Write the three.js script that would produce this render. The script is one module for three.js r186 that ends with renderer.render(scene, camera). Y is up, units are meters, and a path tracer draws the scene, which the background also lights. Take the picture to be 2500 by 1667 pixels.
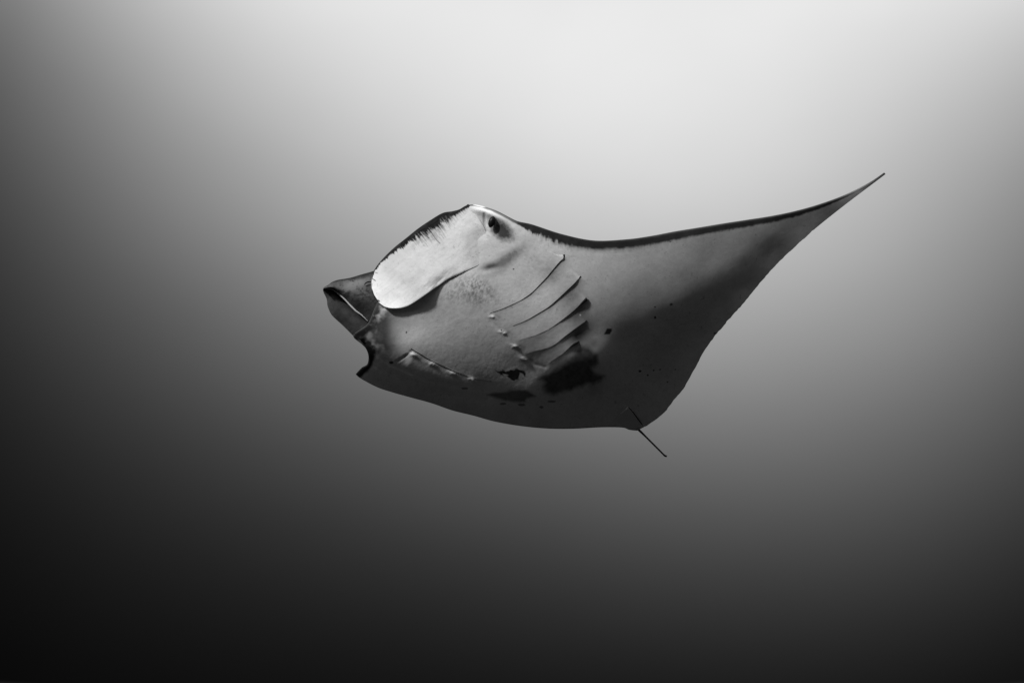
import * as THREE from 'three';
import { mergeVertices, mergeGeometries } from 'three/addons/utils/BufferGeometryUtils.js';

// ------------------------------------------------------------------ camera, water light, sun, exposure
const scene = new THREE.Scene();
const W0 = 2500, H0 = 1667, FOV = 34, PITCH = 28 * Math.PI / 180;
const camera = new THREE.PerspectiveCamera(FOV, W0 / H0, 0.05, 400);
camera.position.set(0, 6, 0);
camera.rotation.set(PITCH, 0, 0);
camera.updateMatrixWorld(true);
scene.add(camera);

const renderer = new THREE.WebGLRenderer({ antialias: true });
renderer.setSize(1024, 682);
renderer.toneMapping = THREE.LinearToneMapping;
renderer.toneMappingExposure = 1;
renderer.outputColorSpace = THREE.SRGBColorSpace;
renderer.shadowMap.enabled = true;

const sstep = (a, b, x) => { const t = Math.min(1, Math.max(0, (x - a) / (b - a))); return t * t * (3 - 2 * t); };
const mix = (a, b, t) => a + (b - a) * t;

function hash(x, y, s) { let h = Math.imul(x, 374761393) ^ Math.imul(y, 668265263) ^ Math.imul(s + 11, 2147483647 ^ 0x5bd1e995); h = Math.imul(h ^ (h >>> 13), 1274126177); h ^= h >>> 16; return (h >>> 0) / 4294967296; }
function noise(x, y, s = 0) {
  const i = Math.floor(x), j = Math.floor(y), f = x - i, g = y - j, u = f * f * (3 - 2 * f), v = g * g * (3 - 2 * g);
  return mix(mix(hash(i, j, s), hash(i + 1, j, s), u), mix(hash(i, j + 1, s), hash(i + 1, j + 1, s), u), v) * 2 - 1;
}
const fbm = (x, y, s = 0, n = 4) => { let a = 0, w = .55, f = 1; for (let k = 0; k < n; k++) { a += w * noise(x * f, y * f, s + k); w *= .52; f *= 2.07; } return a; };

// The open water: light from the surface dims with depth below it and away from the bright swell overhead.
// log radiance as a smooth polynomial of elevation and of the sine of the azimuth; the same law holds all the way round.
const WATER = [[0, 0, -1.294], [0, 1, 2.361], [0, 2, -1.248], [0, 3, -.033], [0, 4, .005], [1, 0, .816], [1, 1, -.783], [1, 2, -.137], [1, 3, .309], [1, 4, -.229],
  [2, 0, -.504], [2, 1, -.255], [2, 2, .477], [2, 3, .234], [3, 0, -.221], [3, 1, .361], [3, 2, -.077], [4, 0, -.455], [4, 1, .464], [5, 0, .147]];
const SUN = new THREE.Vector3(-.55, .6, .58).normalize();            // in the camera's axes: from the left, above and behind the diver
const GLOW = SUN.clone().applyQuaternion(camera.quaternion);
function waterLight(az, el) {
  let s = Math.sin(az), a = Math.abs(s);
  if (a > .5) s = Math.sign(s) * (.5 + .03 * Math.tanh((a - .5) / .03));
  const e = Math.min(45.5, Math.max(7, el));
  const u = s / .45, v = (e - 28) / 18;
  let l = 0;
  for (const [i, j, c] of WATER) l += c * u ** i * v ** j;
  l = Math.exp(l);
  l = mix(l, 1.05, sstep(44.5, 75, el));
  const y = Math.sin(el * Math.PI / 180), h = Math.cos(el * Math.PI / 180), cosine = GLOW.x * Math.sin(az) * h + GLOW.y * y - GLOW.z * Math.cos(az) * h;
  return l + 1.5 * Math.max(0, (cosine + .15) / 1.15) ** 2.6 * sstep(-4, 14, el);           // broad scattered glow round the sun, behind the diver
}
{
  const w = 2048, h = 1024, d = new Float32Array(w * h * 4);
  for (let y = 0; y < h; y++) {
    const el = ((y + .5) / h) * 180 - 90;
    for (let x = 0; x < w; x++) {
      const az = ((x + .5) / w - .5) * 2 * Math.PI + Math.PI / 2;   // azimuth 0 looks along -z
      let l = el <= 0 ? .019 : waterLight(az, el);
      if (el > 0) l *= 1 + .022 * fbm(x / 46 + y / 60, y / 22 - x / 90, 301, 3) * sstep(0, 10, el);
      const o = (y * w + x) * 4;
      d[o] = d[o + 1] = d[o + 2] = l; d[o + 3] = 1;
    }
  }
  const t = new THREE.DataTexture(d, w, h, THREE.RGBAFormat, THREE.FloatType);
  t.mapping = THREE.EquirectangularReflectionMapping;
  t.magFilter = t.minFilter = THREE.LinearFilter;
  t.needsUpdate = true;
  scene.background = t; scene.environment = t;
}

const sun = new THREE.DirectionalLight(0xffffff, 2.5);

// ------------------------------------------------------------------ drawing frame of the animal
const DIST = 5, TY = Math.tan(FOV / 2 * Math.PI / 180), K = 2 * DIST * TY / H0;      // K metres per drawing unit
const toWorld = camera.matrixWorld;
const home = new THREE.Vector3(0, 0, -DIST).applyMatrix4(toWorld);
const tmp = new THREE.Vector3();
function at(x, y, z) {                                              // drawing coordinates (z towards the diver) to metres about the animal's middle
  const d = DIST - z * K;
  tmp.set((x - W0 / 2) / (H0 / 2) * TY * d, -(y - H0 / 2) / (H0 / 2) * TY * d, -d).applyMatrix4(toWorld).sub(home);
  return tmp;
}
sun.position.copy(SUN.clone().applyQuaternion(camera.quaternion).multiplyScalar(12).add(home));
sun.target.position.copy(home);
sun.castShadow = true; sun.shadow.radius = 7;
sun.shadow.mapSize.set(4096, 4096);
Object.assign(sun.shadow.camera, { left: -4, right: 4, top: 4, bottom: -4, near: 1, far: 30 });
scene.add(sun, sun.target);

// ------------------------------------------------------------------ curve helpers
function cat(p, t) {                                                // Catmull-Rom through rows of numbers
  const n = p.length - 1, i = Math.min(n - 1, Math.max(0, Math.floor(t))), f = t - i;
  const a = p[Math.max(0, i - 1)], b = p[i], c = p[i + 1], d = p[Math.min(n, i + 2)];
  return b.map((_, k) => .5 * (2 * b[k] + (c[k] - a[k]) * f + (2 * a[k] - 5 * b[k] + 4 * c[k] - d[k]) * f * f + (3 * b[k] - a[k] - 3 * c[k] + d[k]) * f * f * f));
}
function resample(p, n, smooth = true) {                            // n + 1 points spaced evenly along a curve
  const fine = [];
  const m = (p.length - 1) * 24;
  for (let i = 0; i <= m; i++) fine.push(smooth ? cat(p, i / 24) : (() => { const k = Math.min(p.length - 2, Math.floor(i / 24)), f = i / 24 - k; return p[k].map((v, q) => mix(v, p[k + 1][q], f)); })());
  const s = [0];
  for (let i = 1; i <= m; i++) s.push(s[i - 1] + Math.hypot(fine[i][0] - fine[i - 1][0], fine[i][1] - fine[i - 1][1]));
  const out = []; let k = 0;
  for (let i = 0; i <= n; i++) {
    const want = s[m] * i / n;
    while (k < m - 1 && s[k + 1] < want) k++;
    const f = s[k + 1] > s[k] ? (want - s[k]) / (s[k + 1] - s[k]) : 0;
    out.push(fine[k].map((v, q) => mix(v, fine[k + 1][q], Math.min(1, f))));
  }
  return out;
}
function near(poly, x, y) {                                         // [distance, signed side, run 0..1] to a polyline
  let best = 1e9, side = 0, run = 0;
  for (let i = 0; i < poly.length - 1; i++) {
    const ax = poly[i][0], ay = poly[i][1], bx = poly[i + 1][0] - ax, by = poly[i + 1][1] - ay;
    let t = ((x - ax) * bx + (y - ay) * by) / (bx * bx + by * by);
    t = Math.max(0, Math.min(1, t));
    const dx = x - ax - bx * t, dy = y - ay - by * t, d = dx * dx + dy * dy;
    if (d < best) { best = d; side = Math.sign(bx * dy - by * dx); run = (i + t) / (poly.length - 1); }
  }
  return [Math.sqrt(best), side, run];
}
function boxOf(poly, pad) { const xs = poly.map(p => p[0]), ys = poly.map(p => p[1]); return [Math.min(...xs) - pad, Math.min(...ys) - pad, Math.max(...xs) + pad, Math.max(...ys) + pad]; }
const within = (b, x, y) => x > b[0] && y > b[1] && x < b[2] && y < b[3];
function inside(poly, x, y) { let c = false; for (let i = 0, j = poly.length - 1; i < poly.length; j = i++) if ((poly[i][1] > y) !== (poly[j][1] > y) && x < (poly[j][0] - poly[i][0]) * (y - poly[i][1]) / (poly[j][1] - poly[i][1]) + poly[i][0]) c = !c; return c; }
const closed = p => [...p, p[0]];
function mark(poly, soft) {                                         // 1 inside, 0 outside, over a soft border
  const ring = closed(poly), b = boxOf(poly, soft + 4);
  return (x, y) => { if (!within(b, x, y)) return 0; const d = near(ring, x, y)[0] * (inside(poly, x, y) ? 1 : -1); return sstep(-soft, soft, d); };
}
const blob = (x, y, cx, cy, rx, ry, turn = 0) => { const c = Math.cos(turn), s = Math.sin(turn), dx = x - cx, dy = y - cy; return Math.hypot((dx * c + dy * s) / rx, (-dx * s + dy * c) / ry); };
const gauss = (x, y, cx, cy, rx, ry = rx, turn = 0) => { const d = blob(x, y, cx, cy, rx, ry, turn); return d > 4 ? 0 : Math.exp(-d * d); };

// ------------------------------------------------------------------ form of the belly: a smooth sheet through depth marks
const FORM = [
  [1300, 548, 137], [1300, 600, 122], [1300, 660, 102], [1300, 720, 80], [1300, 780, 55], [1300, 840, 17], [1300, 900, -41], [1300, 960, -100], [1300, 1000, -167], [1300, 1045, -249],
  [1450, 587, 179], [1450, 640, 154], [1450, 700, 122], [1450, 760, 82], [1450, 820, 35], [1450, 880, -7], [1450, 940, -96], [1450, 1000, -196], [1450, 1042, -266], [1150, 500, 88],
  [1150, 560, 93], [1150, 640, 82], [1150, 700, 76], [1150, 760, 52], [1150, 820, 17], [1150, 870, -23], [1150, 920, -73], [1150, 960, -124], [1150, 1012, -197], [1040, 600, 57],
  [1000, 700, 65], [1000, 750, 27], [1000, 800, -3], [1000, 850, -26], [1000, 890, -65], [1000, 930, -112], [1000, 968, -166], [920, 700, 27], [920, 740, 16], [920, 780, 2],
  [920, 820, -16], [920, 850, -35], [920, 885, -78], [920, 915, -118], [920, 942, -156], [870, 800, -3], [872, 829, -30], [869, 914, -134], [1220, 520, 117], [1530, 584, 208],
  [1530, 635, 180], [1530, 686, 150], [1530, 737, 113], [1530, 788, 67], [1530, 839, 12], [1530, 890, -45], [1530, 941, -111], [1530, 992, -187], [1530, 1043, -265], [1600, 574, 232],
  [1600, 624, 203], [1600, 674, 170], [1600, 724, 132], [1600, 774, 87], [1600, 824, 31], [1600, 874, -34], [1600, 924, -102], [1600, 974, -163], [1600, 1024, -228], [1670, 561, 259],
  [1670, 603, 234], [1670, 646, 205], [1670, 688, 172], [1670, 730, 136], [1670, 773, 90], [1670, 815, 32], [1670, 857, -14], [1670, 899, -62], [1670, 942, -112], [1740, 550, 283],
  [1740, 590, 256], [1740, 629, 228], [1740, 669, 199], [1740, 709, 163], [1740, 749, 119], [1740, 789, 77], [1740, 829, 34], [1810, 539, 303], [1810, 580, 276], [1810, 622, 246],
  [1810, 663, 211], [1810, 704, 172], [1810, 746, 134], [1880, 528, 319], [1880, 573, 289], [1880, 618, 252], [1880, 664, 215], [1950, 513, 334], [1950, 554, 304], [1950, 594, 275],
  [2020, 491, 357], [2020, 513, 341], [2020, 535, 325], [2090, 462, 363], [2090, 470, 362], [2090, 478, 358], [2160, 423, 384], [1560, 1045, -261],
];
const tps = (() => {
  const n = FORM.length, S = 300, U = r2 => r2 > 0 ? .5 * r2 * Math.log(r2) : 0, N = n + 3, A = [];
  const P = FORM.map(([x, y, z]) => [(x - 1400) / S, (y - 780) / S, z]);
  for (let i = 0; i < N; i++) A.push(new Float64Array(N + 1));
  for (let i = 0; i < n; i++) {
    for (let j = 0; j < n; j++) A[i][j] = U((P[i][0] - P[j][0]) ** 2 + (P[i][1] - P[j][1]) ** 2);
    A[i][i] += .002;
    A[i][n] = A[n][i] = 1; A[i][n + 1] = A[n + 1][i] = P[i][0]; A[i][n + 2] = A[n + 2][i] = P[i][1]; A[i][N] = P[i][2];
  }
  for (let c = 0; c < N; c++) {
    let p = c; for (let r = c + 1; r < N; r++) if (Math.abs(A[r][c]) > Math.abs(A[p][c])) p = r;
    [A[c], A[p]] = [A[p], A[c]];
    for (let r = 0; r < N; r++) if (r !== c) { const f = A[r][c] / A[c][c]; if (f) for (let k = c; k <= N; k++) A[r][k] -= f * A[c][k]; }
  }
  const w = A.map((row, i) => row[N] / row[i]);
  return (x, y) => { x = (x - 1400) / S; y = (y - 780) / S; let z = w[n] + w[n + 1] * x + w[n + 2] * y; for (let i = 0; i < n; i++) { const r2 = (x - P[i][0]) ** 2 + (y - P[i][1]) ** 2; if (r2 > 0) z += w[i] * .5 * r2 * Math.log(r2); } return z; };
})();

// ------------------------------------------------------------------ gills, marks and folds of the belly
const GILLS = [
  [[1377, 621], [1376.5, 631], [1369, 637], [1354, 654], [1336, 676], [1318, 695], [1298, 715], [1272, 733], [1247, 745], [1221, 756], [1198, 764], [1193, 771]],
  [[1418, 674], [1405, 690], [1385, 709], [1362, 730.5], [1339, 750], [1308, 769], [1283, 783], [1252, 796]],
  [[1434, 728], [1418, 743], [1395, 764], [1369, 784], [1339, 804.5], [1308, 818.5], [1277, 827.5], [1252, 838]],
  [[1433, 782], [1410, 799], [1380, 821], [1359, 838], [1339, 849], [1303, 858], [1272, 867]],
  [[1414, 832.5], [1395, 845], [1374.5, 863], [1354, 877], [1334, 890]],
];
const GILL_BOX = GILLS.map(g => boxOf(g, 46));
const FAR_GILL = [[1003, 851], [1025, 864], [1050, 879], [1078, 892], [1105, 905], [1130, 914], [1160, 925], [1200, 931]];
const FAR_FOLD = [[970, 882], [985, 873], [1004, 858]];
const FAR_BUMPS = [[1008, 866], [1055, 888.5], [1105, 911], [1153, 926]];
const NEAR_BUMPS = [[1201, 773], [1228, 812], [1257, 846], [1280, 876]];
const CREASE = [[889, 842], [905, 861], [930, 880], [955, 894], [1003, 914], [1040, 930], [1085, 943], [1130, 948], [1180, 958]];
const BOTTOM = [[869, 914], [881, 924], [921, 945], [960, 958], [1003, 970], [1054, 984], [1105, 1001.5], [1156, 1014], [1207, 1028], [1271, 1039], [1335, 1045], [1398, 1045.5], [1465, 1042], [1517, 1042.5], [1535, 1048], [1556, 1050]];
const finU = [[1185, 560], [1149, 503], [1137, 502], [1121, 511], [1104, 515.5], [1080, 520], [1050, 537.5], [1020, 558], [990, 582], [960, 606], [930, 636], [913, 660], [906.5, 684], [906.5, 701], [911, 719.6], [921, 736]];
const finL = [[1200, 630], [1183, 637.5], [1174, 643], [1166, 648], [1155, 654], [1125, 669], [1095, 682], [1065, 702], [1048, 714], [1035, 723], [1025, 730], [1008, 741], [995, 748], [976, 753], [954, 753], [936, 747.5]];
const FIN_RING = [...finU.slice(3), ...finL.slice(3).reverse()], FIN_RING_C = closed(FIN_RING);
const INNER = [[1194, 771], [1199, 784], [1212, 796], [1229, 812], [1248, 832], [1262, 853], [1284, 873], [1304, 888], [1330, 896]];
const RIDGE = [[1128, 511], [1150, 508], [1175, 513], [1198, 522], [1225, 535], [1252, 551]];

function relief(x, y) {                                             // folds and swellings on top of the smooth form
  let z = 0;
  for (let k = 0; k < 5; k++) {
    if (!within(GILL_BOX[k], x, y)) continue;
    const [d, side, run] = near(GILLS[k], x, y), fade = sstep(0, .06, run) * mix(1, .3, sstep(.1, .6, run)) * sstep(1, .85, run), amp = [2, 2.6, 2.7, 2.9, 2.4][k];
    const s = side * d;                                             // > 0 above the slit, < 0 below it
    z += fade * amp * (s > 0 ? Math.exp(-s / 17) : 1.55 * Math.exp(s / 6) - .55 * Math.exp(s / 26)) * sstep(44, 24, d);
  }
  if (x > 1170 && x < 1350 && y > 755 && y < 915) { const d = near(INNER, x, y)[0]; z -= 1.0 * Math.exp(-d * d / 22); }
  for (const [cx, cy] of NEAR_BUMPS) z += 3.2 * gauss(x, y, cx, cy, 10, 5, .35) * (.9 + .3 * noise(x / 5, y / 5, 15));
  for (const [cx, cy] of FAR_BUMPS) z += 4 * gauss(x, y, cx, cy + 1, 12, 5, .45) * (.9 + .3 * noise(x / 5, y / 5, 16));
  if (x > 940 && x < 1240 && y > 800 && y < 990) {
    const [d, side, run] = near(FAR_GILL, x, y), s = side * d, ends = sstep(0, .1, run) * sstep(1, .85, run);
    z += ends * (s < 0 ? 1.2 * Math.exp(s / 12) : 1.2 * Math.exp(-s / 2.5) + 9 * (1 - Math.exp(-s / 26)) * Math.exp(-s / 55)) * sstep(60, 24, d) * sstep(1215, 1150, x);
    const e = near(FAR_FOLD, x, y)[0]; z -= 1.5 * Math.exp(-e * e / 14);
  }
  if (x < 1240 && y > 800) {
    const [d, side] = near(CREASE, x, y), k = sstep(1230, 1080, x);
    z -= k * (5 * Math.exp(-d * d / 120) + (side > 0 ? 15 * sstep(0, 22, d) : 0));
  }
  if (y < 600 && x < 1290 && x > 1100) {
    const d = near(RIDGE, x, y)[0];
    const along = near(RIDGE, x, y)[2]; z += 10 * Math.exp(-d * d / 95) * sstep(.08, .45, along) * sstep(1, .55, along) - 3 * gauss(x, y, 1214, 552, 24, 13, .6) - 9 * gauss(x, y, 1156, 550, 44, 20, .1);
    const f = near([[1183, 522], [1182, 545], [1183, 556]], x, y)[0]; z -= 2.2 * Math.exp(-f * f / 12);
  }
  if (x > 1160 && x < 1260 && y > 590 && y < 690) z -= 5 * gauss(x, y, 1200, 655, 20, 8, -.2);
  if (x < 1140 && y < 770) { const d = inside(FIN_RING, x, y) ? near(FIN_RING_C, x, y)[0] : 0; if (d > 0) z -= 74 * sstep(2, 38, d) * sstep(1140, 1075, x); }
  if (x < 1060) z -= 40 * gauss(x, y, 922, 700, 28, 36);
  z += mix(.4, .15, sstep(1350, 1500, x)) * fbm(x / 26, y / 26, 5, 3) + mix(.16, .04, sstep(1350, 1500, x)) * fbm(x / 6, y / 6, 9, 2);
  return z;
}

const BLACK = mark([[1420, 843], [1441, 848], [1460, 868], [1460, 886], [1443, 899], [1451, 910], [1474, 919], [1466, 930], [1431, 942], [1390, 951], [1349, 964], [1334, 957.5], [1326, 942], [1328.6, 933], [1313, 927], [1326, 917], [1354, 904], [1392, 881], [1408, 855]], 9);
const BLACK2 = mark([[1190, 966], [1201, 960.5], [1230, 957], [1249, 952], [1282, 952], [1291.6, 957], [1306.5, 968], [1286, 973], [1282, 982], [1254, 982], [1233, 979], [1212, 973]], 5);
const BLOTCH = mark([[1208.7, 903], [1219, 908], [1228, 902], [1233, 906], [1239.5, 907], [1249, 904], [1255.5, 901], [1263, 900], [1268, 903], [1274.6, 903], [1281, 906], [1283, 912], [1280, 918], [1277, 913], [1270, 910.6], [1268, 919], [1265, 926.5], [1252, 929], [1244, 924], [1237, 918], [1241, 915], [1237, 913], [1231, 912], [1226, 910.6], [1231, 918.6], [1222.5, 914], [1215, 910.6]], 1.3);
const DIAMOND = mark([[1482, 802], [1494, 802], [1494, 808], [1489, 816], [1474.5, 816.5]], 1.5);
const DOTS = [[1562.5, 906, 4, 2.6], [1582, 915.6, 2.6, 2.2], [1596, 904, 2.2, 2], [1612, 902, 2.2, 1.6], [1630, 932.6, 2.2, 1.8], [1649, 902, 1.7, 1.5], [1639, 743, 3.6, 3.2], [1599.6, 749, 2.5, 2], [1600, 775, 2.6, 3],
  [1637, 590, 1.8, 1.8], [992, 811, 2, 3], [1253.5, 657, 2, 2], [1347.5, 980, 9, 3.2], [1227.5, 985.5, 8, 3], [1273.5, 988, 10, 3], [1322, 994, 6, 3], [1134, 948, 9, 3], [1224, 806, 2, 2.4], [955, 885, 5, 3], [1746, 814, 3.4, 2]];
// width of the dark leading rim of the near wing, by x
const RIM = [[1100, 11], [1132, 9], [1147, 4.5], [1156, 1], [1178, 1], [1192, 4.5], [1240, 6], [1258, 8], [1275, 14], [1300, 21], [1336, 24], [1400, 24], [1450, 23], [1500, 23], [1590, 24], [1700, 21], [1800, 20], [1900, 17], [2000, 13], [2066, 8], [2125, 5], [2170, 4]];
function lookup(t, x) { for (let i = 0; i < t.length - 1; i++) if (x <= t[i + 1][0]) return mix(t[i][1], t[i + 1][1], Math.max(0, (x - t[i][0]) / (t[i + 1][0] - t[i][0]))); return t[t.length - 1][1]; }
const EDGE = [[2161, 422], [2125, 444.6], [2065.5, 474.4], [2006, 496.7], [1946, 514], [1887, 526.5], [1827, 536], [1768, 545], [1708, 555], [1649, 564.6], [1589, 576], [1530, 584], [1500, 587], [1450, 587], [1407, 581.4], [1371, 571], [1336, 559.5], [1300, 548], [1273, 541], [1257, 537.5], [1229, 524], [1198, 509.5], [1182, 507.5], [1161, 503], [1148, 499], [1139, 501], [1121, 511], [1104, 516]];

function skin(x, y) {                                               // pigment of the belly skin: reflectance
  const n1 = fbm(x / 40, y / 40, 21), n2 = fbm(x / 9, y / 9, 31), n3 = noise(x / 1.7, y / 1.7, 41);
  let a = .74 + .07 * n1 + .06 * n2 + .04 * n3 + .03 * noise(x / 3.4, y / 3.4, 43);
  a -= .22 * sstep(.72, .92, noise(x / 3.3, y / 3.3, 45)) * (.4 + .6 * hash(Math.floor(x / 30), Math.floor(y / 30), 47));
  const dark = (m, v) => { if (m > 0) a = mix(a, v, Math.min(1, m)); };
  // speckled grey clouds of the cheek
  const grain = .55 + .9 * fbm(x / 5, y / 5, 51, 3) + .35 * n3;
  dark(1.25 * gauss(x, y, 1236, 634, 58, 14, -.62) * (.72 + .35 * grain), .24);
  dark(1.1 * gauss(x, y, 1207, 654, 28, 15, .1) * (.6 + .4 * grain), .3);
  dark(.55 * gauss(x, y, 1300, 640, 22, 26) * grain, .4);
  const streak = fbm((x + y * .35) / 3, (y - x * .3) / 5.5, 57, 5) + .25 * n3;
  dark(1.3 * gauss(x, y, 1162, 708, 50, 32, .5) * Math.max(0, .45 + 1.0 * streak + .6 * fbm(x / 15, y / 15, 59)), .27);
  dark(.8 * gauss(x, y, 1110, 715, 34, 26) * Math.max(0, .35 + 1.1 * streak), .33);
  // grey behind the gills
  dark(.95 * gauss(x, y, 1347, 668, 24, 30, -.8) * (.7 + .4 * grain), .38);
  dark(.35 * gauss(x, y, 1372, 662, 24, 36, -.8), .45);
  dark(.95 * gauss(x, y, 1396, 722, 34, 24, -.8) * (.75 + .25 * grain), .26);
  dark(.95 * gauss(x, y, 1412, 766, 30, 20, -.75) * (.8 + .2 * grain), .17);
  dark(1.05 * gauss(x, y, 1412, 820, 32, 19, -.7), .07);
  dark(.6 * gauss(x, y, 1425, 800, 22, 44, 0), .2);
  dark(.5 * gauss(x, y, 1268, 790, 44, 9, -.4) * (.8 + .3 * grain), .5);
  dark(.5 * gauss(x, y, 1300, 833, 50, 7, -.4), .4);
  dark(.6 * gauss(x, y, 1310, 866, 60, 7, -.35), .3);
  dark(.7 * gauss(x, y, 1450, 838, 16, 11, -.5), .22);
  dark(.35 * gauss(x, y, 1450, 950, 26, 14, -.6), .2);
  for (const [cx, cy] of NEAR_BUMPS) dark(.6 * gauss(x, y, cx + 15, cy - 1, 10, 4, .5), .3);
  // face
  const faceEdge = near([[1010, 700], [965, 752], [928, 778], [914, 795], [912, 826], [930, 850], [968, 868], [1010, 880]], x, y);
  if (x < 1010) { const s = faceEdge[0] * -faceEdge[1]; dark(sstep(-20, 10, s + 13 * fbm(x / 13, y / 13, 61) + 5 * n2) * sstep(985, 935, x) * .92, .06); const h = near([[942, 697], [915, 750], [897, 790], [862, 819], [888, 844], [899, 862]], x, y)[0]; dark(sstep(26, 8, h + 12 * fbm(x / 11, y / 11, 67) + 4 * n2), .06); }
  dark(.8 * gauss(x, y, 928, 815, 22, 18, .7) * Math.max(0, .3 + 1.3 * fbm(x / 6, y / 6, 63)), .2);
  dark(.55 * gauss(x, y, 963, 780, 20, 6, .6) * Math.max(0, .6 + n2), .4);
  const wh = Math.max(...FAR_BUMPS.map(b => gauss(x, y, b[0], b[1], 9, 4.5, .5)), ...NEAR_BUMPS.map(b => gauss(x, y, b[0], b[1], 9, 5, .3)));
  a = mix(a, .88, wh * sstep(-.5, .3, n2 + .5 * n3));
  // rough pale scar behind the last gill
  const scar = gauss(x, y, 1384, 872, 30, 15, -.75);
  a = mix(a, .8, scar * Math.max(0, .4 + .9 * fbm(x / 3.2, y / 3.2, 71)));
  const n4 = fbm(x / 4.2, y / 4.2, 37, 3);
  dark(BLACK(x + 2 * n2 + 6 * n1, y + 2.5 * n2 + 5 * fbm(x / 22, y / 22, 39)), .15 + .05 * n2 + .03 * n4); dark(BLACK2(x + 4 * n2, y + 4 * n1 + 2 * n2), .23 + .05 * n2 + .03 * n4); dark(BLOTCH(x + 2.5 * n4, y + 3.5 * n4), .05); dark(.5 * gauss(x, y, 1275, 925, 16, 9) * sstep(-.1, .4, n4), .12); dark(DIAMOND(x, y), .05);
  for (const [cx, cy, rx, ry] of DOTS) if (Math.abs(x - cx) < 20 && Math.abs(y - cy) < 12) dark(sstep(1.25, .7, blob(x, y, cx, cy, rx, ry) + .35 * n4), cy > 940 && cx < 1400 ? .28 : .09);
  a = mix(a, .9, sstep(1.3, .6, blob(x, y, 1417, 769, 2.2, 2)));
  // dark leading rim with a bristly edge
  if (y < 640 && x > 1100) {
    const d = near(EDGE, x, y)[0], w = lookup(RIM, x), teeth = sstep(1265, 1300, x) * sstep(1420, 1340, x);
    const rag = (.07 + .35 * teeth) * fbm(x / 3.4, y / 14, 81, 3) * w + .1 * w * n2;
    dark(.45 * sstep(w * 1.5, w * .9, d + rag * 1.6) * sstep(1290, 1330, x) * sstep(1750, 1500, x), .2);
    dark(sstep(w * 1.1, w * .72, d + rag) * .985, mix(.03, .065, sstep(1450, 1700, x)) * (1 + .3 * n2));
    if (x > 2020) { dark(sstep(2030, 2105, x) * .75, .26); dark(sstep(2100, 2155, x), .07); }
  }
  a = mix(a, .88, x > 1120 && x < 1280 && y < 575 ? Math.exp(-(near(RIDGE, x, y)[0] ** 2) / 60) * sstep(.1, .4, near(RIDGE, x, y)[2]) : 0);
  // eye patch
  if (x > 1150 && x < 1300 && y < 620 && y > 500) {
    const d = blob(x, y, 1225, 563, 40, 25, .62) + .16 * fbm(x / 5, y / 5, 91, 3) + .05 * n3;
    dark(sstep(1.2, .35, d) * .97, .04);
    dark(.45 * gauss(x, y, 1198, 572, 22, 10, .6) * grain, .2);
    dark(.55 * sstep(5, 1.5, near([[1183, 524], [1182, 548], [1187, 562]], x, y)[0]), .25);
    dark(.8 * gauss(x, y, 1130, 514, 16, 4, -.1), .12); dark(.35 * gauss(x, y, 1132, 530, 9, 12), .35); dark(.3 * gauss(x, y, 1170, 558, 16, 8, .5) * grain, .4);
  }
  // skin round the far wing's edge
  { const d = near([[898, 858], [899, 872], [895, 890], [882, 903], [869, 914]], x, y)[0]; if (x < 960) dark(sstep(17, 9, d + 2 * n2), .03); }
  return Math.max(.01, a);
}

// ------------------------------------------------------------------ body with both wings: sections from wing tip to wing tip
const LE = [], TE = [], BEND = [], EXTRA = [];
function station(le, te, bend = 0, far = null) { LE.push(le); TE.push(te); BEND.push([bend]); EXTRA.push(far); }
station([2159.5, 421], [2163, 425]); station([2125, 444], [2126, 453]); station([2065.5, 474.4], [2060, 503]); station([2006, 496.7], [1990, 559]);
station([1946, 514], [1933, 610]); station([1887, 526.5], [1875, 669]); station([1827, 536], [1817, 739]); station([1768, 545], [1768, 794]); station([1708, 555], [1724, 850]);
station([1649, 564.6], [1697, 900]); station([1589, 576], [1672, 944]); station([1530, 584], [1646, 977]); station([1450, 587], [1624, 1005]); station([1371, 571], [1606, 1021]);
station([1300, 548], [1592, 1031]); station([1257, 537.5], [1582, 1037]); station([1198, 509.5], [1575, 1041]); station([1148, 499.5], [1573, 1042]); station([1112, 521], [1572, 1043]);
station([1050, 590], [1571, 1043.5], .1); station([985, 640], [1570, 1044], .2); station([942, 697], [1569, 1044.5], .3); station([915, 750], [1568, 1045], .4); station([897, 790], [1567, 1045.5], .5);
station([862, 819], [1566, 1046], .6); station([888, 844], [1564, 1047], .7); station([898.5, 866], [1562, 1048], .8); station([896.5, 888], [1560, 1048.6], .88); station([882, 898], [1558, 1049.4], .95); station([869, 914], [1556, 1050], 1);
const CONTOUR = LE.length - 1;
station([905, 893], [1530, 1030], .7, [-230, -400]); station([940, 858], [1470, 980], .45, [-420, -560]); station([965, 815], [1380, 910], .25, [-640, -730]); station([1020, 775], [1260, 830], .1, [-860, -890]); station([1075, 742], [1090, 748], 0, [-1040, -1045]);

const bot = resample(BOTTOM, 200);
const dev = bot.map((p, i) => [p[0] - mix(869, 1556, i / 200), p[1] - mix(914, 1050, i / 200)]);
const COUNT = i => i < 12 ? 26 : i < 16 ? 44 : i < CONTOUR ? 34 : 14;
const cols = [];
for (let i = 0; i < LE.length - 1; i++) for (let k = 0; k < COUNT(i); k++) cols.push(i + k / COUNT(i));
cols.push(LE.length - 1);
const ROWS = 540, BACK = 48;
const leCurve = []; for (const t of cols) leCurve.push(cat(LE, t));
const botPoly = resample(BOTTOM, 70);

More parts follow.
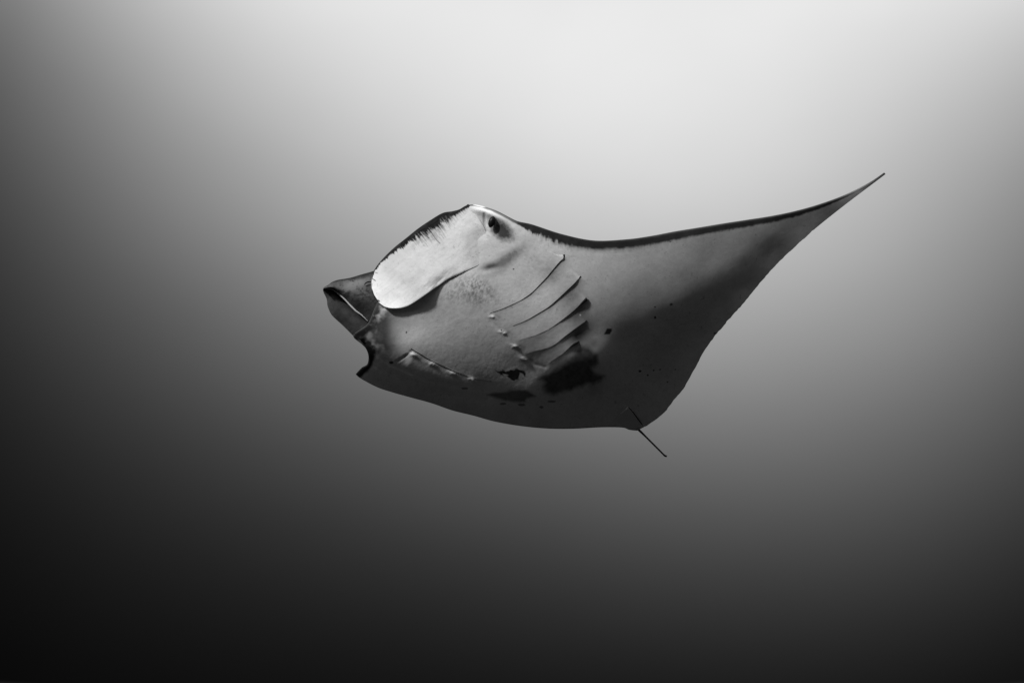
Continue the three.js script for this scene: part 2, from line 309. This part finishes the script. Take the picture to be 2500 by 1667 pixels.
function bodyZ(x, y) {                                              // visible form without pigment
  let z = tps(x, y) + relief(x, y);
  const e = y > 780 ? near(botPoly, x, y)[0] : 99;                  // roll away under the far wing
  if (e < 46) { const q = 1 - e / 46; z -= 46 * (1 - Math.sqrt(Math.max(0, 1 - q * q))); }
  return z;
}
function rounded(x, y, z, c, chord) {                               // the leading edge rolls away from the viewer
  const d = c * chord, R = 6;
  if (d < R) { const q = 1 - d / R; z -= 4 * (1 - Math.sqrt(Math.max(0, 1 - q * q))); }
  return z;
}
const THICK = [[0, 1], [3, 8], [8, 28], [12, 80], [14, 150], [17, 190], [22, 190], [26, 130], [29, 70], [31, 36], [34, 2]];

const manta = new THREE.Group();
manta.name = 'manta_ray';
manta.position.copy(home);
manta.userData = { label: 'large manta ray gliding through grey water with pale belly, dark blotches and one raised wing', category: 'manta ray' };
scene.add(manta);

const skinMat = new THREE.MeshPhysicalMaterial({ vertexColors: true, roughness: 1, specularIntensity: 0, side: THREE.DoubleSide });
const darkMat = new THREE.MeshPhysicalMaterial({ color: new THREE.Color().setRGB(.018, .018, .018), roughness: 1, specularIntensity: 0 });
function add(name, geometry, material, parent = manta, label) {
  const m = new THREE.Mesh(geometry, material);
  m.name = name; m.castShadow = m.receiveShadow = true;
  if (label) m.userData.label = label;
  parent.add(m); return m;
}
function build(pos, col, idx) {
  const g = new THREE.BufferGeometry();
  g.setAttribute('position', new THREE.Float32BufferAttribute(pos, 3));
  g.setAttribute('color', new THREE.Float32BufferAttribute(col, 3));
  g.setIndex(idx); g.computeVertexNormals();
  return g;
}
{
  const pos = [], col = [], idx = [], nC = cols.length, front = [];
  const put = (x, y, z, a) => { const p = at(x, y, z); pos.push(p.x, p.y, p.z); col.push(a, a, a); };
  for (let i = 0; i < nC; i++) {
    const t = cols[i], le = leCurve[i], te = cat(TE, t), b = cat(BEND, t)[0], chord = Math.hypot(te[0] - le[0], te[1] - le[1]);
    const rough = t > 3 && t < 16 ? 1 : 0, jag = rough * (1.1 * fbm(te[0] / 16, te[1] / 16, 101) + .5 * noise(te[0] / 4, 3, 103));
    const farT = t > CONTOUR ? t - CONTOUR : 0;
    const f0 = [];
    if (farT >= 1) { const k = Math.min(EXTRA.length - 2, Math.floor(t)); for (const q of [0, 1]) f0.push(mix(EXTRA[k][q], EXTRA[k + 1][q], t - k)); }
    const row = [];
    for (let j = 0; j <= ROWS; j++) {
      const c = j / ROWS, q = c * 200, qi = Math.min(199, Math.floor(q)), qf = q - qi;
      let x = mix(le[0], te[0] + jag, c) + b * mix(dev[qi][0], dev[qi + 1][0], qf);
      let y = mix(le[1], te[1] + jag * .6, c) + b * mix(dev[qi][1], dev[qi + 1][1], qf);
      let z, a;
      if (!farT) { z = rounded(x, y, bodyZ(x, y), c, chord); a = skin(x, y); }
      else {
        const zc = bodyZ(bot[Math.round(c * 200)][0], bot[Math.round(c * 200)][1]);
        if (farT < 1) z = zc + (mix(EXTRA[CONTOUR + 1][0], EXTRA[CONTOUR + 1][1], c) - zc) * Math.pow(farT, .8);
        else z = mix(f0[0], f0[1], c);
        a = mix(.04, .62 + .08 * fbm(x / 30, y / 30, 191), sstep(.07, .11, c + .01 * fbm(c * 60, t * 9, 193)) * sstep(5, 4, farT));
      }
      row.push([x, y, z]);
      put(x, y, z, a);
    }
    front.push(row);
  }
  const R1 = ROWS + 1;
  for (let i = 0; i < nC - 1; i++) for (let j = 0; j < ROWS; j++) { const a = i * R1 + j, b = a + R1; idx.push(a, a + 1, b, b, a + 1, b + 1); }
  const base = pos.length / 3, B = BACK - 1;
  for (let i = 0; i < nC; i++) {
    const T = lookup(THICK, cols[i]);
    for (let k = 1; k < BACK; k++) {
      const c = k / BACK, j = Math.round(c * ROWS), [x, y, z] = front[i][j], h = T * 3.1 * c ** .8 * (1 - c) ** 1.35;
      put(x, y - .35 * h, z - .94 * h - 1.5, .035 + .01 * noise(x / 20, y / 20, 7));
    }
  }
  const back = (i, k) => k <= 0 ? i * R1 : k >= BACK ? i * R1 + ROWS : base + i * B + k - 1;
  for (let i = 0; i < nC - 1; i++) for (let k = 0; k < BACK; k++) { const a = back(i, k), b = back(i, k + 1), c = back(i + 1, k), d = back(i + 1, k + 1); idx.push(a, c, b, b, c, d); }
  add('body', build(pos, col, idx), skinMat);
}

// ------------------------------------------------------------------ closed sheets: fins
function sheet(name, upper, lower, nu, nv, zf, af, thick, backA = .03, parent = manta, label) {
  const U = resample(upper, nu), L = resample(lower, nu), pos = [], col = [], idx = [], N = nv + 1;
  const put = (x, y, z, a) => { const p = at(x, y, z); pos.push(p.x, p.y, p.z); col.push(a, a, a); };
  const P = [];
  for (let i = 0; i <= nu; i++) for (let j = 0; j <= nv; j++) {
    const v = j / nv, x = mix(U[i][0], L[i][0], v), y = mix(U[i][1], L[i][1], v), z = zf(x, y, i / nu, v);
    P.push([x, y, z]); put(x, y, z, af(x, y, i / nu, v));
  }
  for (let i = 0; i < nu; i++) for (let j = 0; j < nv; j++) { const a = i * N + j, b = a + N; idx.push(a, a + 1, b, b, a + 1, b + 1); }
  const n0 = P.length, id = (i, j) => (i === 0 || i === nu || j === 0 || j === nv) ? i * N + j : n0 + (i - 1) * (nv - 1) + j - 1;
  for (let i = 1; i < nu; i++) for (let j = 1; j < nv; j++) {
    const u = i / nu, v = j / nv, [x, y, z] = P[i * N + j], e = Math.min(1, Math.min(u, 1 - u) * 14) * Math.min(1, Math.min(v, 1 - v) * 7);
    put(x, y, z - thick(u, v) * Math.sqrt(e), backA);
  }
  for (let i = 0; i < nu; i++) for (let j = 0; j < nv; j++) { const a = id(i, j), b = id(i, j + 1), c = id(i + 1, j), d = id(i + 1, j + 1); idx.push(a, c, b, b, c, d); }
  return add(name, build(pos, col, idx), skinMat, parent, label);
}
function tube(name, pts, radius, mat, parent = manta, sides = 8, label, colour) {     // pts [x, y, z]; radius(u) in drawing units
  const n = Math.max(12, pts.length * 5), Q = resample(pts, n), v = Q.map(p => at(...p).clone());
  const curve = new THREE.CatmullRomCurve3(v), g = new THREE.TubeGeometry(curve, n, 1, sides, false), p = g.attributes.position, c = new THREE.Vector3(), w = new THREE.Vector3();
  for (let i = 0; i <= n; i++) { curve.getPointAt(i / n, c); const r = radius(i / n) * K; for (let k = 0; k <= sides; k++) { const o = i * (sides + 1) + k; w.fromBufferAttribute(p, o).sub(c).multiplyScalar(r).add(c); p.setXYZ(o, w.x, w.y, w.z); } }
  g.computeVertexNormals();
  if (mat === skinMat) { const a = []; for (let i = 0; i < p.count; i++) a.push(colour, colour, colour); g.setAttribute('color', new THREE.Float32BufferAttribute(a, 3)); }
  return add(name, g, mat, parent, label);
}

// near cephalic fin: a broad paddle that grows out of the cheek and hangs off the face
const FIN_RIM = [[905, 1], [940, 7], [1000, 16], [1050, 26], [1080, 27], [1104, 19], [1120, 10], [1138, 6], [1147, 3], [1154, 0]];
const UP = finU.slice(1), finLow = resample(finL, 420);
sheet('cephalic_fin', finU, finL, 420, 190, (x, y, u, v) => {
  const base = tps(x, y), lift = sstep(.12, .75, u);
  const edge = Math.min(v * 150, (1 - v) * 150, (1 - u) * 170), roll = edge < 7 ? 5 * (1 - Math.sqrt(1 - (1 - edge / 7) ** 2)) : 0;
  const low = finLow[Math.round(u * 420)]; let own = tps(low[0], low[1]) + 19 - 10 * sstep(.6, 1, u) - .015 * (low[1] - y) - 17 * (1 - Math.exp(-Math.max(0, low[1] - y) / 42)) + 2 * Math.sin(Math.PI * v);
  own -= sstep(.42, .8, u) * (.36 * Math.max(0, low[0] - x) + .17 * Math.max(0, low[1] - y)) - 6 * sstep(.8, 1, u);
  return mix(base + mix(-3, 1.6, sstep(0, .2, u)), own, lift) - roll * sstep(.12, .3, u)
    - 5 * gauss(x, y, 1070, 690, 34, 12, -.6) + .5 * fbm(x / 20, y / 20, 3, 3) + .2 * fbm(x / 5, y / 5, 4, 2);
}, (x, y, u, v) => {
  const n1 = fbm(x / 34, y / 34, 121), n2 = fbm(x / 8, y / 8, 123), n3 = noise(x / 1.7, y / 1.7, 125);
  const own = skin(x, y);
  let a = mix(own, .765 + .04 * n1 + .04 * n2 + .02 * n3, sstep(.02, .45, u));
  const along = (x - y * .3), across = (x * .55 + y * .83);
  const [d] = near(UP, x, y);
  const w = lookup(FIN_RIM, x);
  const bristle = fbm((x * .62 - y * .0 + y * .78 * 0 + (x * .2)) / 2.6 - (y / 4.2), (x + y) / 26, 131, 3);
  const rag = w * (.55 * bristle + .25 * n2);
  if (w > .4) a = mix(a, .3, .55 * sstep(w * 2.1, w * .9, d + rag * 2.4) * sstep(990, 1030, x));
  if (w > .4) a = mix(a, .025, sstep(w * 1.12, w * .62, d + rag) * (w > 1.5 ? .985 : .5));
  const lash = Math.max(sstep(2, .5, near([[1052, 565], [1062, 582], [1074, 594]], x, y)[0]) * .6, sstep(1.8, .5, near([[1030, 566], [1040, 576], [1047, 581]], x, y)[0]) * .8, sstep(2.6, .8, near([[1088, 528], [1094, 540]], x, y)[0]), sstep(2, .6, near([[984, 592], [990, 595]], x, y)[0]), sstep(1.6, .5, near([[910, 681], [916, 685]], x, y)[0]), sstep(1.6, .5, near([[914, 664], [921, 667]], x, y)[0]) * .6);
  a = mix(a, .1, lash);
  a -= .09 * sstep(-.1, .6, fbm(x / 30, y / 30, 147, 3)) + .08 * Math.max(0, fbm((x * .6 + y * .8) / 4, (x * .8 - y * .6) / 40, 143, 3)) + .16 * sstep(.74, .92, noise(x / 3, y / 3, 145));
  const st = fbm((x + y * .9) / 4, (y - x * .2) / 12, 141, 3);
  a = mix(a, .36, 1.25 * gauss(x, y, 1068, 690, 44, 14, -.62) * Math.max(0, .5 + .9 * st));
  a = mix(a, .55, .5 * gauss(x, y, 1010, 712, 44, 24, -.6) * Math.max(0, .3 + 1.1 * st));
  return Math.max(.02, a);
}, (u, v) => 9);

// far cephalic fin: rolled up, its pale free edge lying along the roll
const STRIPE = [[793, 704], [799, 704.5], [810, 706], [821, 713], [833.5, 723], [846, 735], [858, 748], [870, 759.5], [882.5, 768.6], [897, 783], [908, 794]];
const rollZ = (x, y) => -85 + (905 - x) * .25;
const farFin = sheet('cephalic_fin_001', [[787.5, 707], [790, 701.5], [801, 695], [811, 688], [825, 683], [854, 678], [882, 669.8], [903, 664], [925, 658], [950, 660]], [[787.5, 707], ...STRIPE.slice(0), [930, 815]], 150, 70,
  (x, y, u, v) => rollZ(x, y) + 34 * Math.sin(Math.PI * Math.min(1, .08 + v * .75)) + .5 * fbm(x / 8, y / 8, 6, 3),
  (x, y, u, v) => {
    const n1 = fbm(x / 16, y / 16, 151), n2 = fbm(x / 5, y / 5, 153);
    let a = .07 + .03 * n2;
    a = mix(a, .2, Math.min(1, 1.25 * gauss(x, y, 862, 698, 46, 15, -.42)) * sstep(-.35, .3, n1 + .5 * n2 + .25));
    a = mix(a, .17, .8 * gauss(x, y, 885, 715, 22, 16) * sstep(-.4, .3, n2));
    a = mix(a, .03, sstep(.17, .02, v + .05 * n2));
    a = mix(a, .035, .8 * gauss(x, y, 880, 752, 26, 20, .7));
    return Math.max(.02, a);
  }, () => 30, .03, manta, 'rolled far head fin with a pale free edge');
{
  const roll = sheet('inner_roll', [[788, 706], [799, 702], [821, 710], [846, 732], [870, 756], [897, 780], [925, 800]], [[788, 709], [790.6, 716.5], [797, 730], [799, 746], [806, 763.5], [814, 774], [838, 796], [866, 824], [893, 850]], 120, 50,
    (x, y, u, v) => rollZ(x, y) - 12 + 26 * Math.sin(Math.PI * (.12 + .85 * v)) + .5 * fbm(x / 8, y / 8, 8, 3),
    (x, y, u, v) => { const n2 = fbm(x / 7, y / 7, 161); return .075 + .025 * n2; }, () => 24, .03, farFin);
  tube('fin_edge', STRIPE.slice(0, 10).map(([x, y]) => [x, y + .5, rollZ(x, y) + 34 * Math.sin(Math.PI * .83) + 1.5]), u => .5 + 1.9 * Math.sin(Math.PI * Math.min(1, u * 1.0)) ** 1.2 * (.35 + u), skinMat, farFin, 8, undefined, .8);
  tube('mouth_fold', [[889, 695, 8], [893, 690.5, 11], [899, 688, 12], [906, 688, 12]].map(([x, y]) => [x, y, rollZ(x, y) + 31]), u => 1 + .6 * Math.sin(Math.PI * u), darkMat, farFin);
}

// eye: a dark upright oval that stands out of its socket
{
  const g = new THREE.SphereGeometry(1, 40, 28), p = g.attributes.position, c = at(1200.5, 541.5, tps(1200, 541) + 10).clone();
  const r = new THREE.Vector3(1, 0, 0).applyQuaternion(camera.quaternion), u = new THREE.Vector3(.22, .97, 0).normalize().applyQuaternion(camera.quaternion), f = new THREE.Vector3(0, 0, 1).applyQuaternion(camera.quaternion), w = new THREE.Vector3();
  for (let i = 0; i < p.count; i++) { w.copy(c).addScaledVector(r, p.getX(i) * 8 * K).addScaledVector(u, p.getY(i) * 13.5 * K).addScaledVector(f, p.getZ(i) * 7 * K); p.setXYZ(i, w.x, w.y, w.z); }
  g.computeVertexNormals();
  add('eye', g, new THREE.MeshPhysicalMaterial({ color: new THREE.Color().setRGB(.01, .01, .01), roughness: .35, specularIntensity: .3 }));
}

// gill slits: dark seams in the steps of the gill flaps
GILLS.forEach((g, k) => tube('gill_slit', g.map(([x, y]) => [x, y, bodyZ(x, y) + [.25, .2, -.1, -.1, -.1][k]]), u => [.65, .78, .7, .65, .5][k] * (1 - .72 * sstep(.3, .95, u)) * (k > 1 ? 1 - .7 * sstep(.25, .6, u) : 1) + (k === 2 ? 3.2 * sstep(.16, .02, u) : k === 4 ? 2.6 * sstep(.3, .1, u) * sstep(0, .06, u) : k === 0 ? 1.2 * sstep(.06, 0, u) : .4 * sstep(.06, 0, u)), darkMat));
tube('gill_slit', FAR_GILL.map(([x, y]) => [x, y, bodyZ(x, y) + .2]), u => .85 - .45 * u, darkMat);
tube('gill_slit', FAR_FOLD.map(([x, y]) => [x, y, bodyZ(x, y) - .2]), u => .3 + .4 * u, darkMat);

// tail whip and pelvic fin
tube('tail', [[1546, 1030, -290], [1557, 1046, -305], [1568, 1057, -335], [1582, 1071, -390], [1598, 1087, -460], [1612, 1101, -530], [1623, 1112, -590], [1627, 1113.5, -600]], u => 3.6 - 1.1 * sstep(0, .35, u) + .4 * sstep(.9, 1, u), darkMat, manta, 10);
{
  const up = [[1500, 1022], [1518, 1006], [1534, 994], [1546, 1003], [1558, 1020], [1569, 1037]], lo = [[1502, 1026], [1514, 1036], [1522, 1042], [1538, 1047], [1552, 1049], [1566, 1042]];
  const pelvic = sheet('pelvic_fin', up, lo, 50, 30, (x, y, u, v) => bodyZ(x, y) + 6 * Math.sin(Math.PI * Math.min(1, u * 1.1)) * Math.min(1, v * 8) * (1 - v), (x, y) => .7 + .05 * fbm(x / 8, y / 8, 171), () => 5);
  tube('fin_crease', [[1535, 994], [1541, 1001], [1548, 1009], [1558, 1023], [1569, 1038]].map(([x, y]) => [x, y, bodyZ(x, y) + 3]), u => .7 + .7 * Math.sin(Math.PI * u), darkMat, pelvic);
}
let count = 0; scene.traverse(o => { if (o.isMesh) { const seen = {}; count += o.geometry.index.count / 3; } });
{ const used = {}; manta.traverse(o => { if (o.isMesh) { const b = o.name.replace(/_\d{3}$/, ''); used[b] = (used[b] ?? -1) + 1; o.name = used[b] ? `${b}_${String(used[b]).padStart(3, '0')}` : b; } }); }
console.log('triangles', count);
renderer.render(scene, camera);
